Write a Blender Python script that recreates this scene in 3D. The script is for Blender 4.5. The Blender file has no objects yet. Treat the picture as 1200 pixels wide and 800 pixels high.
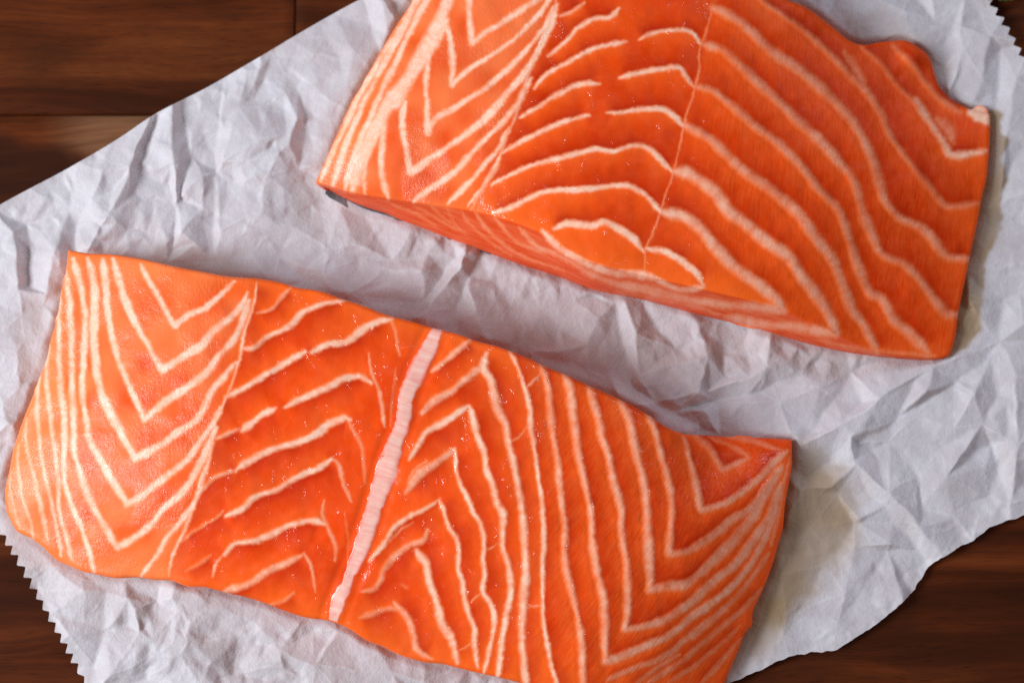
import bpy, math, random
import numpy as np
from mathutils import Vector, Matrix
from mathutils.geometry import delaunay_2d_cdt

random.seed(7)
R = math.radians
scene = bpy.context.scene
COL = scene.collection

# ------------------------------------------------------------------ camera
FOC, SENS, DIST, TILT = 60.0, 36.0, 0.44, R(8.0)
S = SENS / FOC / 1200.0 * DIST            # one photograph pixel on the table, in metres
TARGET = np.array([0.0, 0.0, 0.012])
FWD = np.array([0.0, math.sin(TILT), -math.cos(TILT)])
UP = np.array([0.0, math.cos(TILT), math.sin(TILT)])
CAMP = TARGET - DIST * FWD
cam_data = bpy.data.cameras.new("camera")
cam = bpy.data.objects.new("camera", cam_data)
COL.objects.link(cam)
cam.location = CAMP
cam.rotation_euler = (TILT, 0, 0)
cam_data.lens = FOC
cam_data.sensor_width = SENS
cam_data.clip_start = 0.01
cam_data.clip_end = 20.0
cam_data.dof.use_dof = True
cam_data.dof.focus_distance = 0.431
cam_data.dof.aperture_fstop = 7.5
scene.camera = cam

# ------------------------------------------------------------------ light
world = bpy.data.worlds.new("World")
scene.world = world
world.use_nodes = True
bgn = world.node_tree.nodes["Background"]
bgn.inputs[0].default_value = (1.0, 0.83, 0.80, 1)
bgn.inputs[1].default_value = 0.25


def area_light(name, az, el, dist, sx, sy, power, color):
    d = bpy.data.lights.new(name, 'AREA')
    d.shape = 'RECTANGLE'
    d.size, d.size_y = sx, sy
    d.energy = power
    d.color = color
    o = bpy.data.objects.new(name, d)
    COL.objects.link(o)
    p = Vector((math.cos(az) * math.cos(el), math.sin(az) * math.cos(el), math.sin(el))) * dist
    o.location = p
    o.rotation_euler = p.to_track_quat('Z', 'Y').to_euler()
    return o


area_light("window_light", R(188), R(35), 1.0, 0.36, 0.36, 12.8, (0.86, 0.93, 1.0))
area_light("far_window_light", R(42), R(35), 1.6, 0.4, 0.4, 8.0, (0.66, 0.80, 1.0))
scene.view_settings.view_transform = 'Standard'
scene.view_settings.look = 'None'
scene.view_settings.exposure = 0.0
scene.view_settings.gamma = 1.0
scene.cycles.use_denoising = False
scene.cycles.max_bounces = 6
scene.cycles.diffuse_bounces = 3
scene.cycles.sample_clamp_indirect = 1.0

# ------------------------------------------------------------------ helpers


def unproject(u, v, z):
    """photograph pixel (u, v) at height z (metres) -> place on the table, metres"""
    u = np.asarray(u, float); v = np.asarray(v, float); z = np.asarray(z, float)
    k = SENS / FOC / 1200.0
    cx, cy = (u - 600.0) * k, -(v - 400.0) * k
    dx = cx
    dy = cy * math.cos(TILT) + math.sin(TILT)
    dz = cy * math.sin(TILT) - math.cos(TILT)
    t = (z - CAMP[2]) / dz
    return np.stack([CAMP[0] + t * dx, CAMP[1] + t * dy, z + 0 * t], -1)


def pts(s):
    a = np.array([float(t) for t in s.replace(',', ' ').split()])
    return a.reshape(-1, 2)


def catmull(P, step=1.5, alpha=0.5):
    P = np.asarray(P, float)
    if len(P) < 3:
        n = max(2, int(np.linalg.norm(P[1] - P[0]) / step))
        t = np.linspace(0, 1, n + 1)[:, None]
        return P[0] * (1 - t) + P[1] * t
    Q = np.vstack([2 * P[0] - P[1], P, 2 * P[-1] - P[-2]])
    out = []
    for i in range(1, len(Q) - 2):
        p0, p1, p2, p3 = Q[i - 1], Q[i], Q[i + 1], Q[i + 2]
        L = np.linalg.norm(p2 - p1)
        d1 = (p2 - p0); d2 = (p3 - p1)
        # tangents limited so that sharp V tips stay sharp
        m1 = d1 / (np.linalg.norm(d1) + 1e-9) * L * 0.9
        m2 = d2 / (np.linalg.norm(d2) + 1e-9) * L * 0.9
        a = (p1 - p0) / (np.linalg.norm(p1 - p0) + 1e-9); b = (p2 - p1) / (L + 1e-9); c = (p3 - p2) / (np.linalg.norm(p3 - p2) + 1e-9)
        if a @ b < 0.35: m1 = b * L
        if b @ c < 0.35: m2 = b * L
        n = max(1, int(L / step))
        t = (np.arange(n) / n)[:, None]
        out.append((2 * t**3 - 3 * t**2 + 1) * p1 + (t**3 - 2 * t**2 + t) * m1 + (-2 * t**3 + 3 * t**2) * p2 + (t**3 - t**2) * m2)
    out.append(P[-1][None])
    return np.vstack(out)


def resample(P, n):
    P = np.asarray(P, float)
    d = np.r_[0, np.cumsum(np.linalg.norm(np.diff(P, axis=0), axis=1))]
    t = np.linspace(0, d[-1], n)
    return np.stack([np.interp(t, d, P[:, 0]), np.interp(t, d, P[:, 1])], 1)


def vnoise(x, y, scale, seed):
    """smooth value noise in -1..1"""
    r = np.random.RandomState(seed)
    g = r.rand(128, 128) * 2 - 1
    x = np.asarray(x) / scale + 37.3; y = np.asarray(y) / scale + 51.7
    xi = np.floor(x).astype(int); yi = np.floor(y).astype(int)
    fx = x - xi; fy = y - yi
    fx = fx * fx * (3 - 2 * fx); fy = fy * fy * (3 - 2 * fy)
    a = g[yi % 128, xi % 128]; b = g[yi % 128, (xi + 1) % 128]
    c = g[(yi + 1) % 128, xi % 128]; d = g[(yi + 1) % 128, (xi + 1) % 128]
    return (a * (1 - fx) + b * fx) * (1 - fy) + (c * (1 - fx) + d * fx) * fy


def sstep(a, b, x):
    t = np.clip((x - a) / (b - a), 0, 1)
    return t * t * (3 - 2 * t)


class Raster:
    def __init__(s, x0, y0, x1, y1, px):
        s.x0, s.y0, s.px = x0, y0, px
        s.nx = int((x1 - x0) / px) + 2; s.ny = int((y1 - y0) / px) + 2
        s.X, s.Y = np.meshgrid(x0 + np.arange(s.nx) * px, y0 + np.arange(s.ny) * px)

    def sample(s, F, u, v):
        x = np.clip((np.asarray(u) - s.x0) / s.px, 0, s.nx - 1.001)
        y = np.clip((np.asarray(v) - s.y0) / s.px, 0, s.ny - 1.001)
        xi = x.astype(int); yi = y.astype(int); fx = x - xi; fy = y - yi
        return (F[yi, xi] * (1 - fx) + F[yi, xi + 1] * fx) * (1 - fy) + (F[yi + 1, xi] * (1 - fx) + F[yi + 1, xi + 1] * fx) * fy


def line_fields(ra, P, reach, X=None, Y=None):
    """unsigned distance, signed side and position along a polyline, inside a window"""
    P = np.asarray(P)
    i0 = max(0, int((P[:, 0].min() - reach - ra.x0) / ra.px)); i1 = min(ra.nx, int((P[:, 0].max() + reach - ra.x0) / ra.px) + 2)
    j0 = max(0, int((P[:, 1].min() - reach - ra.y0) / ra.px)); j1 = min(ra.ny, int((P[:, 1].max() + reach - ra.y0) / ra.px) + 2)
    if i1 <= i0 or j1 <= j0:
        return None
    X = ra.X if X is None else X; Y = ra.Y if Y is None else Y
    D = np.full((j1 - j0, i1 - i0), 1e3); PP = np.zeros_like(D); SG = np.ones_like(D); AL = np.zeros_like(D)
    acc = 0.0
    for a, b in zip(P[:-1], P[1:]):
        L = np.linalg.norm(b - a)
        if L < 1e-6: continue
        a0 = max(i0, int((min(a[0], b[0]) - reach - ra.x0) / ra.px)); a1 = min(i1, int((max(a[0], b[0]) + reach - ra.x0) / ra.px) + 2)
        b0 = max(j0, int((min(a[1], b[1]) - reach - ra.y0) / ra.px)); b1 = min(j1, int((max(a[1], b[1]) + reach - ra.y0) / ra.px) + 2)
        if a1 > a0 and b1 > b0:
            x = X[b0:b1, a0:a1] - a[0]; y = Y[b0:b1, a0:a1] - a[1]
            dx, dy = (b - a) / L
            t = np.clip(x * dx + y * dy, 0, L)
            d = np.hypot(x - t * dx, y - t * dy)
            sd = np.sign(x * dy - y * dx)
            w = (slice(b0 - j0, b1 - j0), slice(a0 - i0, a1 - i0))
            pp = np.abs(x * dy - y * dx)
            m = (d < D[w] - 1e-5) | ((d < D[w] + 1e-5) & (pp > PP[w]))
            PP[w] = np.where(m, pp, PP[w])
            D[w] = np.where(m, d, D[w]); SG[w] = np.where(m, sd, SG[w]); AL[w] = np.where(m, acc + t, AL[w])
        acc += L
    return (slice(j0, j1), slice(i0, i1)), D, SG, AL


def inside(P, X, Y):
    c = np.zeros(X.shape, bool)
    n = len(P)
    for i in range(n):
        x1, y1 = P[i]; x2, y2 = P[(i + 1) % n]
        if y1 == y2: continue
        m = ((y1 > Y) != (y2 > Y)) & (X < (x2 - x1) * (Y - y1) / (y2 - y1) + x1)
        c ^= m
    return c


def tps(ctrl, X, Y):
    """smooth height through control points (x, y, h)"""
    C = np.array(ctrl, float); n = len(C)
    P = C[:, :2] / 100.0
    def U(r2): return 0.5 * r2 * np.log(r2 + 1e-9)
    d2 = ((P[:, None] - P[None]) ** 2).sum(-1)
    A = np.zeros((n + 3, n + 3))
    A[:n, :n] = U(d2) + np.eye(n) * 0.02; A[:n, n] = 1; A[:n, n + 1:] = P; A[n, :n] = 1; A[n + 1:, :n] = P.T
    w = np.linalg.solve(A, np.r_[C[:, 2], 0, 0, 0])
    x = X / 100.0; y = Y / 100.0
    out = w[n] + w[n + 1] * x + w[n + 2] * y
    for i in range(n):
        out = out + w[i] * U((x - P[i, 0]) ** 2 + (y - P[i, 1]) ** 2)
    return out


def coons(T, Bt, L, Rt, nu, nv):
    """grid of (u, v): T left->right, Bt left->right, L top->bottom, Rt top->bottom"""
    T = resample(T, nu)[None]; Bt = resample(Bt, nu)[None]; L = resample(L, nv)[:, None]; Rt = resample(Rt, nv)[:, None]
    s = np.linspace(0, 1, nu)[None, :, None]; t = np.linspace(0, 1, nv)[:, None, None]
    c00, c10, c01, c11 = T[0, 0], T[0, -1], Bt[0, 0], Bt[0, -1]
    return (1 - t) * T + t * Bt + (1 - s) * L + s * Rt - ((1 - s) * (1 - t) * c00 + s * (1 - t) * c10 + (1 - s) * t * c01 + s * t * c11)


def grid_faces(nv, nu, off=0):
    i = np.arange(nv - 1)[:, None] * nu + np.arange(nu - 1)[None]
    return (np.stack([i, i + nu, i + nu + 1, i + 1], -1).reshape(-1, 4) + off)


def strip_faces(n, m):
    """n cross-sections of m top points, 2 root points (right, left) and copies of the right and left top points"""
    w = m + 4
    pairs = [(j, j + 1) for j in range(m - 1)] + [(m + 2, m), (m, m + 1), (m + 1, m + 3)]
    r = np.arange(n - 1)[:, None] * w
    a = np.array([p[0] for p in pairs])[None]; b = np.array([p[1] for p in pairs])[None]
    return np.stack([r + a, r + b, r + w + b, r + w + a], -1).reshape(-1, 4)


def make_mesh(name, V, F, mat, parent=None, attrs=None, smooth=True):
    """V (n,3); F (m,4) quads or list of faces"""
    me = bpy.data.meshes.new(name)
    if isinstance(F, np.ndarray):
        me.vertices.add(len(V)); me.vertices.foreach_set("co", np.asarray(V, np.float32).ravel())
        k = F.shape[1]
        me.loops.add(F.size); me.loops.foreach_set("vertex_index", F.astype(np.int32).ravel())
        me.polygons.add(len(F)); me.polygons.foreach_set("loop_start", (np.arange(len(F)) * k).astype(np.int32))
        me.polygons.foreach_set("loop_total", np.full(len(F), k, np.int32))
        me.update(calc_edges=True); me.validate()
    else:
        me.from_pydata([tuple(v) for v in V], [], F); me.update()
    if smooth:
        me.polygons.foreach_set("use_smooth", np.ones(len(me.polygons), bool))
    for k, a in (attrs or {}).items():
        at = me.attributes.new(k, 'FLOAT', 'POINT')
        at.data.foreach_set("value", np.asarray(a, np.float32).ravel())
    me.materials.append(mat)
    o = bpy.data.objects.new(name, me)
    COL.objects.link(o)
    if parent is not None:
        o.parent = parent
        o.matrix_parent_inverse = parent.matrix_basis.inverted()
    return o


def empty(name, loc, label, cat, group=None, kind=None):
    o = bpy.data.objects.new(name, None)
    COL.objects.link(o)
    o.location = loc
    if label: o["label"] = label
    if cat: o["category"] = cat
    if group: o["group"] = group
    if kind: o["kind"] = kind
    o.empty_display_size = 0.01
    return o


# ------------------------------------------------------------------ materials
class NT:
    def __init__(s, name):
        s.m = bpy.data.materials.new(name); s.m.use_nodes = True
        s.t = s.m.node_tree; s.n = s.t.nodes; s.l = s.t.links
        s.b = s.n["Principled BSDF"]; s.out = s.n["Material Output"]

    def new(s, kind, **kw):
        n = s.n.new(kind)
        for k, v in kw.items(): setattr(n, k, v)
        return n

    def set(s, sock, v):
        if isinstance(v, bpy.types.NodeSocket): s.l.new(v, sock)
        elif v is not None: sock.default_value = v

    def math(s, op, a, b=None, c=None):
        n = s.new("ShaderNodeMath", operation=op)
        for i, v in enumerate((a, b, c)):
            if v is not None: s.set(n.inputs[i], v)
        return n.outputs[0]

    def mix(s, f, a, b, mode='MIX'):
        n = s.new("ShaderNodeMix", data_type='RGBA', blend_type=mode)
        s.set(n.inputs[0], f); s.set(n.inputs[6], a); s.set(n.inputs[7], b)
        return n.outputs[2]

    def attr(s, name):
        return s.new("ShaderNodeAttribute", attribute_name=name).outputs["Fac"]

    def obj(s):
        return s.new("ShaderNodeTexCoord").outputs["Object"]

    def mapping(s, vec, rot=0.0, scale=(1, 1, 1), loc=(0, 0, 0)):
        n = s.new("ShaderNodeMapping")
        s.l.new(vec, n.inputs[0]); n.inputs[1].default_value = loc; n.inputs[2].default_value = (0, 0, rot); n.inputs[3].default_value = scale
        return n.outputs[0]

    def noise(s, vec, scale, detail=3, rough=0.5, dist=0.0, kind='FBM'):
        n = s.new("ShaderNodeTexNoise")
        s.l.new(vec, n.inputs["Vector"]); n.inputs["Scale"].default_value = scale; n.inputs["Detail"].default_value = detail
        n.inputs["Roughness"].default_value = rough; n.inputs["Distortion"].default_value = dist
        return n.outputs[0]

    def ramp(s, v, stops, interp='LINEAR'):
        n = s.new("ShaderNodeValToRGB")
        s.l.new(v, n.inputs[0]); e = n.color_ramp.elements; n.color_ramp.interpolation = interp
        while len(e) < len(stops): e.new(0.5)
        for i, (p, c) in enumerate(stops):
            e[i].position = p; e[i].color = c if len(c) == 4 else (*c, 1)
        return n.outputs[0]

    def rng(s, v, a, b, c, d):
        n = s.new("ShaderNodeMapRange")
        s.set(n.inputs[0], v); n.inputs[1].default_value = a; n.inputs[2].default_value = b; n.inputs[3].default_value = c; n.inputs[4].default_value = d
        return n.outputs[0]

    def bump(s, h, strength, dist, normal=None):
        n = s.new("ShaderNodeBump")
        s.set(n.inputs["Strength"], strength); n.inputs["Distance"].default_value = dist
        s.l.new(h, n.inputs["Height"])
        if normal is not None: s.l.new(normal, n.inputs["Normal"])
        return n.outputs[0]


def salmon_material(name, fibre_angle, tint=1.0):
    m = NT(name)
    co = m.obj()
    fat0 = m.attr("fat"); fnz = m.noise(co, 1250, 3, 0.7); fat = m.rng(m.math('ADD', fat0, m.math('MULTIPLY', m.math('SUBTRACT', fnz, 0.5), m.rng(fat0, 0.05, 0.4, 0.0, 0.24))), 0.05, 0.95, 0.0, 1.0); edge = m.attr("edge"); wet = m.attr("wet"); fib = m.attr("fibre")
    big = m.noise(co, 45, 3, 0.55)
    mid = m.noise(co, 260, 4, 0.6, 0.6)
    flesh = m.ramp(big, [(0.34, (0.70 * tint, 0.038 * tint, 0.001)), (0.52, (0.84 * tint, 0.050 * tint, 0.0015)), (0.70, (0.93 * tint, 0.075 * tint, 0.003))])
    flesh = m.mix(m.math('MULTIPLY', edge, 0.75), flesh, (0.98, 0.155, 0.014, 1))  # edge orange imitates light passing through thin flesh
    flesh = m.mix(m.math('MULTIPLY', m.attr("pale"), 0.8), flesh, (0.97, 0.25, 0.080, 1))  # pale left end: glare painted into the flesh colour
    # muscle fibres run across the flakes
    fv = m.mapping(m.mapping(co, fibre_angle), 0, (0.14, 1.0, 1.0))
    f1 = m.noise(fv, 1500, 3, 0.6)
    fsel = m.math('MULTIPLY', m.rng(f1, 0.35, 0.75, 0.0, 1.0), fib)
    flesh = m.mix(m.math('MULTIPLY', fsel, 0.5), flesh, (0.97, 0.19, 0.045, 1))
    flesh = m.mix(m.rng(mid, 0.44, 0.76, 0.0, 0.26), flesh, (0.95, 0.165, 0.048, 1))
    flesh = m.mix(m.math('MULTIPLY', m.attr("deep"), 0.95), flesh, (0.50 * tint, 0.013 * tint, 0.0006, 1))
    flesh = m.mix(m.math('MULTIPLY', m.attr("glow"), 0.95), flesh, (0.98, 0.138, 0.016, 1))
    sidec = m.mix(m.rng(m.noise(m.mapping(m.mapping(co, R(22)), 0, (0.15, 1, 1)), 700, 3), 0.4, 0.65, 0, 1), (0.74, 0.085, 0.020, 1), (0.84, 0.155, 0.060, 1))
    flesh = m.mix(m.attr('sideface'), flesh, sidec)
    fatn = m.noise(co, 700, 4, 0.65)
    fatc = m.mix(m.rng(fatn, 0.2, 0.85, 0, 1), (0.96, 0.43, 0.24, 1), (0.98, 0.70, 0.56, 1))
    fatc = m.mix(m.rng(fat, 0.1, 0.85, 0.0, 1.0), (0.94, 0.235, 0.060, 1), fatc)
    colr = m.mix(m.math('MINIMUM', m.math('MULTIPLY', fat, 1.3), 1.0), flesh, fatc)
    spk = m.noise(co, 60, 2)
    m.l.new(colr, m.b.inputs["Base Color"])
    # the wet, finely torn surface
    n1 = m.noise(m.mapping(co, R(20), (1, .55, 1)), 1500, 3, 0.65)
    n2 = m.noise(co, 420, 3, 0.6, 0.3)
    # sparse droplets
    vor = m.new("ShaderNodeTexVoronoi"); m.l.new(m.mapping(co, R(-15), (1, .45, 1)), vor.inputs["Vector"]); vor.inputs["Scale"].default_value = 620
    drop = m.rng(vor.outputs["Distance"], 0.0, 0.28, 1.0, 0.0)
    dsel = m.rng(m.noise(co, 230, 2), 0.50, 0.62, 0.0, 1.0)
    drop = m.math('MULTIPLY', m.math('MULTIPLY', drop, dsel), m.attr("drops"))
    h = m.math('ADD', m.math('MULTIPLY', n1, m.math('MULTIPLY_ADD', wet, 1.1, 0.12)), m.math('MULTIPLY', n2, 0.45))
    h = m.math('ADD', h, m.math('MULTIPLY', fsel, 0.25))
    nb = m.bump(h, 1.0, 0.00017)
    m.l.new(nb, m.b.inputs["Normal"])
    m.l.new(m.rng(n2, 0.3, 0.7, 0.24, 0.42), m.b.inputs["Roughness"])
    m.l.new(m.rng(m.math("MAXIMUM", wet, m.math("MULTIPLY", m.attr("drops"), 0.5)), 0.1, 1, 0.02, 0.20), m.b.inputs["Specular IOR Level"])
    m.b.inputs["Subsurface Weight"].default_value = 0.0
    m.b.inputs["Subsurface Radius"].default_value = (1.0, 0.28, 0.12)
    m.b.inputs["Subsurface Scale"].default_value = 0.0011
    m.b.inputs["Coat Roughness"].default_value = 0.10
    gv = m.mapping(m.mapping(co, R(66)), 0, (0.38, 1, 1))
    gl = m.noise(gv, 620, 2, 0.45)
    dens = m.math('MULTIPLY', m.rng(m.noise(co, 170, 3, 0.6), 0.38, 0.66, 0.0, 1.0), m.math('MAXIMUM', m.attr("drops"), m.math('MULTIPLY', wet, 0.34)))
    dens = m.math('MAXIMUM', dens, m.attr("flank"))
    m.l.new(m.rng(dens, 0.05, 1, 0.0, 0.85), m.b.inputs["Coat Weight"])
    thr = m.math('SUBTRACT', 0.72, m.math('MULTIPLY', dens, 0.145))
    pk = m.math('MULTIPLY', m.math('SUBTRACT', gl, thr), 9.0)
    pkn = m.new("ShaderNodeClamp"); m.l.new(pk, pkn.inputs[0])
    g2 = m.math('ADD', pkn.outputs[0], m.math('ADD', m.math('MULTIPLY', n2, 0.9), m.math('MULTIPLY', m.math('MULTIPLY', n1, wet), 1.1)))
    m.l.new(m.bump(g2, 1.0, 0.00030), m.b.inputs["Coat Normal"])
    return m.m


def band_material():
    m = NT("connective_tissue")
    al = m.attr("along"); ac = m.attr("across")
    comb = m.new("ShaderNodeCombineXYZ"); m.l.new(al, comb.inputs[0]); m.l.new(ac, comb.inputs[1])
    n = m.noise(m.mapping(comb.outputs[0], 0, (1, 1.6, 1)), 0.16, 4, 0.6, 0.4)
    c = m.ramp(n, [(0.25, (0.90, 0.34, 0.27)), (0.5, (0.91, 0.46, 0.37)), (0.75, (0.94, 0.63, 0.50))])
    e = m.rng(m.math('ABSOLUTE', ac), 0.45, 1.0, 0.0, 1.0)
    pk = m.rng(m.noise(comb.outputs[0], 0.03, 2), 0.42, 0.6, 0.25, 1.0)
    c = m.mix(m.math('MULTIPLY', e, pk), c, (0.92, 0.26, 0.24, 1))
    fe = m.rng(m.math("ADD", m.math("ABSOLUTE", ac), m.math("MULTIPLY", m.noise(m.obj(), 900, 3), 0.3)), 0.78, 1.12, 0.0, 0.95)
    c = m.mix(fe, c, (0.90, 0.10, 0.02, 1))
    c = m.mix(m.math("MULTIPLY", m.attr("crack"), 0.3), c, (0.6, 0.16, 0.07, 1))
    m.l.new(c, m.b.inputs["Base Color"])
    co = m.obj()
    h = m.math('ADD', m.noise(m.mapping(comb.outputs[0], 0, (1, 1.2, 1)), 0.28, 3), m.math('MULTIPLY', m.noise(co, 1300, 3), 0.6))
    m.l.new(m.bump(h, 0.32, 0.00018), m.b.inputs["Normal"])
    m.b.inputs["Roughness"].default_value = 0.38
    m.b.inputs["Coat Weight"].default_value = 0.2
    return m.m


def skin_material():
    m = NT("fish_skin")
    n = m.noise(m.obj(), 400, 3)
    m.l.new(m.ramp(n, [(0.3, (0.04, 0.045, 0.052)), (0.7, (0.16, 0.165, 0.175))]), m.b.inputs["Base Color"])
    m.b.inputs["Roughness"].default_value = 0.3
    return m.m


def paper_material():
    m = NT("parchment")
    co = m.obj()
    cloud = m.noise(co, 90, 4, 0.6)
    fine = m.noise(co, 900, 3, 0.6)
    c = m.ramp(cloud, [(0.3, (0.64, 0.58, 0.60)), (0.7, (0.79, 0.765, 0.80))])
    c = m.mix(m.rng(fine, 0.3, 0.7, 0.0, 0.16), c, (0.55, 0.50, 0.47, 1))
    g = m.attr("grease_tint")
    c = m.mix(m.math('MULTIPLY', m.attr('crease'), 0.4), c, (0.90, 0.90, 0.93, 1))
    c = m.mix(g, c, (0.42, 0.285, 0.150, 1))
    m.l.new(c, m.b.inputs["Base Color"])
    m.b.inputs["Roughness"].default_value = 0.55
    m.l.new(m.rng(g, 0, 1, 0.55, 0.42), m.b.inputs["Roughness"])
    m.b.inputs["Specular IOR Level"].default_value = 0.35
    m.b.inputs["Sheen Weight"].default_value = 0.0
    wn = m.new("ShaderNodeTexNoise"); m.l.new(co, wn.inputs[0]); wn.inputs["Scale"].default_value = 120; wn.inputs["Detail"].default_value = 3
    wv = m.new("ShaderNodeVectorMath", operation='MULTIPLY_ADD'); m.l.new(wn.outputs["Color"], wv.inputs[0]); wv.inputs[1].default_value = (0.009, 0.009, 0.0); m.l.new(co, wv.inputs[2])
    def crease(sc):
        vo = m.new("ShaderNodeTexVoronoi", feature='DISTANCE_TO_EDGE', voronoi_dimensions='2D'); m.l.new(wv.outputs[0], vo.inputs["Vector"]); vo.inputs["Scale"].default_value = sc
        return m.rng(vo.outputs[0], 0.0, 0.16, 1.0, 0.0)
    sel = m.rng(m.noise(co, 60, 2), 0.42, 0.6, 0.0, 1.0)
    h = m.math('ADD', m.math('MULTIPLY', m.noise(co, 380, 4, 0.62), 1.1), m.math('MULTIPLY', m.noise(co, 1700, 2, 0.6), 0.22))
    h = m.math('ADD', h, m.math('MULTIPLY', m.math('MULTIPLY', crease(95), sel), 0.35))
    h = m.math('ADD', h, m.math('MULTIPLY', m.math('MULTIPLY', crease(260), m.math('SUBTRACT', 1.0, sel)), 0.10))
    nb = m.bump(h, 0.9, 0.00030)
    m.l.new(nb, m.b.inputs["Normal"])
    tr = m.new("ShaderNodeBsdfTranslucent"); m.l.new(m.mix(0.5, c, (0.80, 0.66, 0.52, 1)), tr.inputs[0])
    ms = m.new("ShaderNodeMixShader"); ms.inputs[0].default_value = 0.24
    m.l.new(m.b.outputs[0], ms.inputs[1]); m.l.new(tr.outputs[0], ms.inputs[2]); m.l.new(ms.outputs[0], m.out.inputs[0])
    return m.m


def wood_material():
    m = NT("rosewood")
    co = m.obj()
    rnd = m.new("ShaderNodeObjectInfo").outputs["Random"]
    off = m.new("ShaderNodeCombineXYZ"); m.l.new(m.math('MULTIPLY', rnd, 3.0), off.inputs[0]); m.l.new(m.math('MULTIPLY', rnd, 7.0), off.inputs[1])
    va = m.new("ShaderNodeVectorMath", operation='ADD'); m.l.new(co, va.inputs[0]); m.l.new(off.outputs[0], va.inputs[1])
    v = va.outputs[0]
    warp = m.noise(m.mapping(v, R(6), (5, 14, 5)), 1.0, 3, 0.5)
    wv = m.new("ShaderNodeVectorMath", operation='MULTIPLY_ADD')
    cw = m.new("ShaderNodeCombineXYZ"); m.l.new(m.math('SUBTRACT', warp, 0.5), cw.inputs[1])
    m.l.new(cw.outputs[0], wv.inputs[0]); wv.inputs[1].default_value = (0, 0.045, 0); m.l.new(v, wv.inputs[2])
    w = wv.outputs[0]
    mott = m.noise(m.mapping(v, 0, (18, 40, 18)), 1.0, 5, 0.65)
    g1 = m.noise(m.mapping(w, R(5), (6, 70, 7)), 1.0, 5, 0.6)
    g2 = m.noise(m.mapping(w, R(5), (34, 620, 30)), 1.0, 4, 0.65)
    c = m.ramp(g1, [(0.28, (0.022, 0.007, 0.0035)), (0.45, (0.058, 0.0125, 0.0040)), (0.58, (0.118, 0.026, 0.0070)), (0.75, (0.19, 0.048, 0.0125))])
    c = m.mix(m.rng(g2, 0.45, 0.75, 0.0, 0.45), c, (0.030, 0.010, 0.005, 1))
    c = m.mix(m.rng(mott, 0.42, 0.68, 0.0, 0.6), c, (0.030, 0.010, 0.005, 1))
    pore = m.noise(m.mapping(w, R(5), (140, 2400, 100)), 1.0, 2, 0.6)
    c = m.mix(m.rng(pore, 0.58, 0.70, 0.0, 0.6), c, (0.018, 0.006, 0.004, 1))
    sap = m.attr("sap")
    c = m.mix(sap, c, m.mix(m.rng(g2, 0.35, 0.7, 0, 1), (0.36, 0.19, 0.095, 1), (0.19, 0.085, 0.04, 1)))
    c = m.mix(m.attr("dark"), c, (0.020, 0.0075, 0.005, 1))
    m.l.new(c, m.b.inputs["Base Color"])
    m.l.new(m.rng(g2, 0.3, 0.7, 0.42, 0.62), m.b.inputs["Roughness"])
    m.b.inputs["Specular IOR Level"].default_value = 0.03
    m.l.new(m.bump(m.math('SUBTRACT', 1.0, g2), 0.25, 0.0002), m.b.inputs["Normal"])
    return m.m


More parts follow.
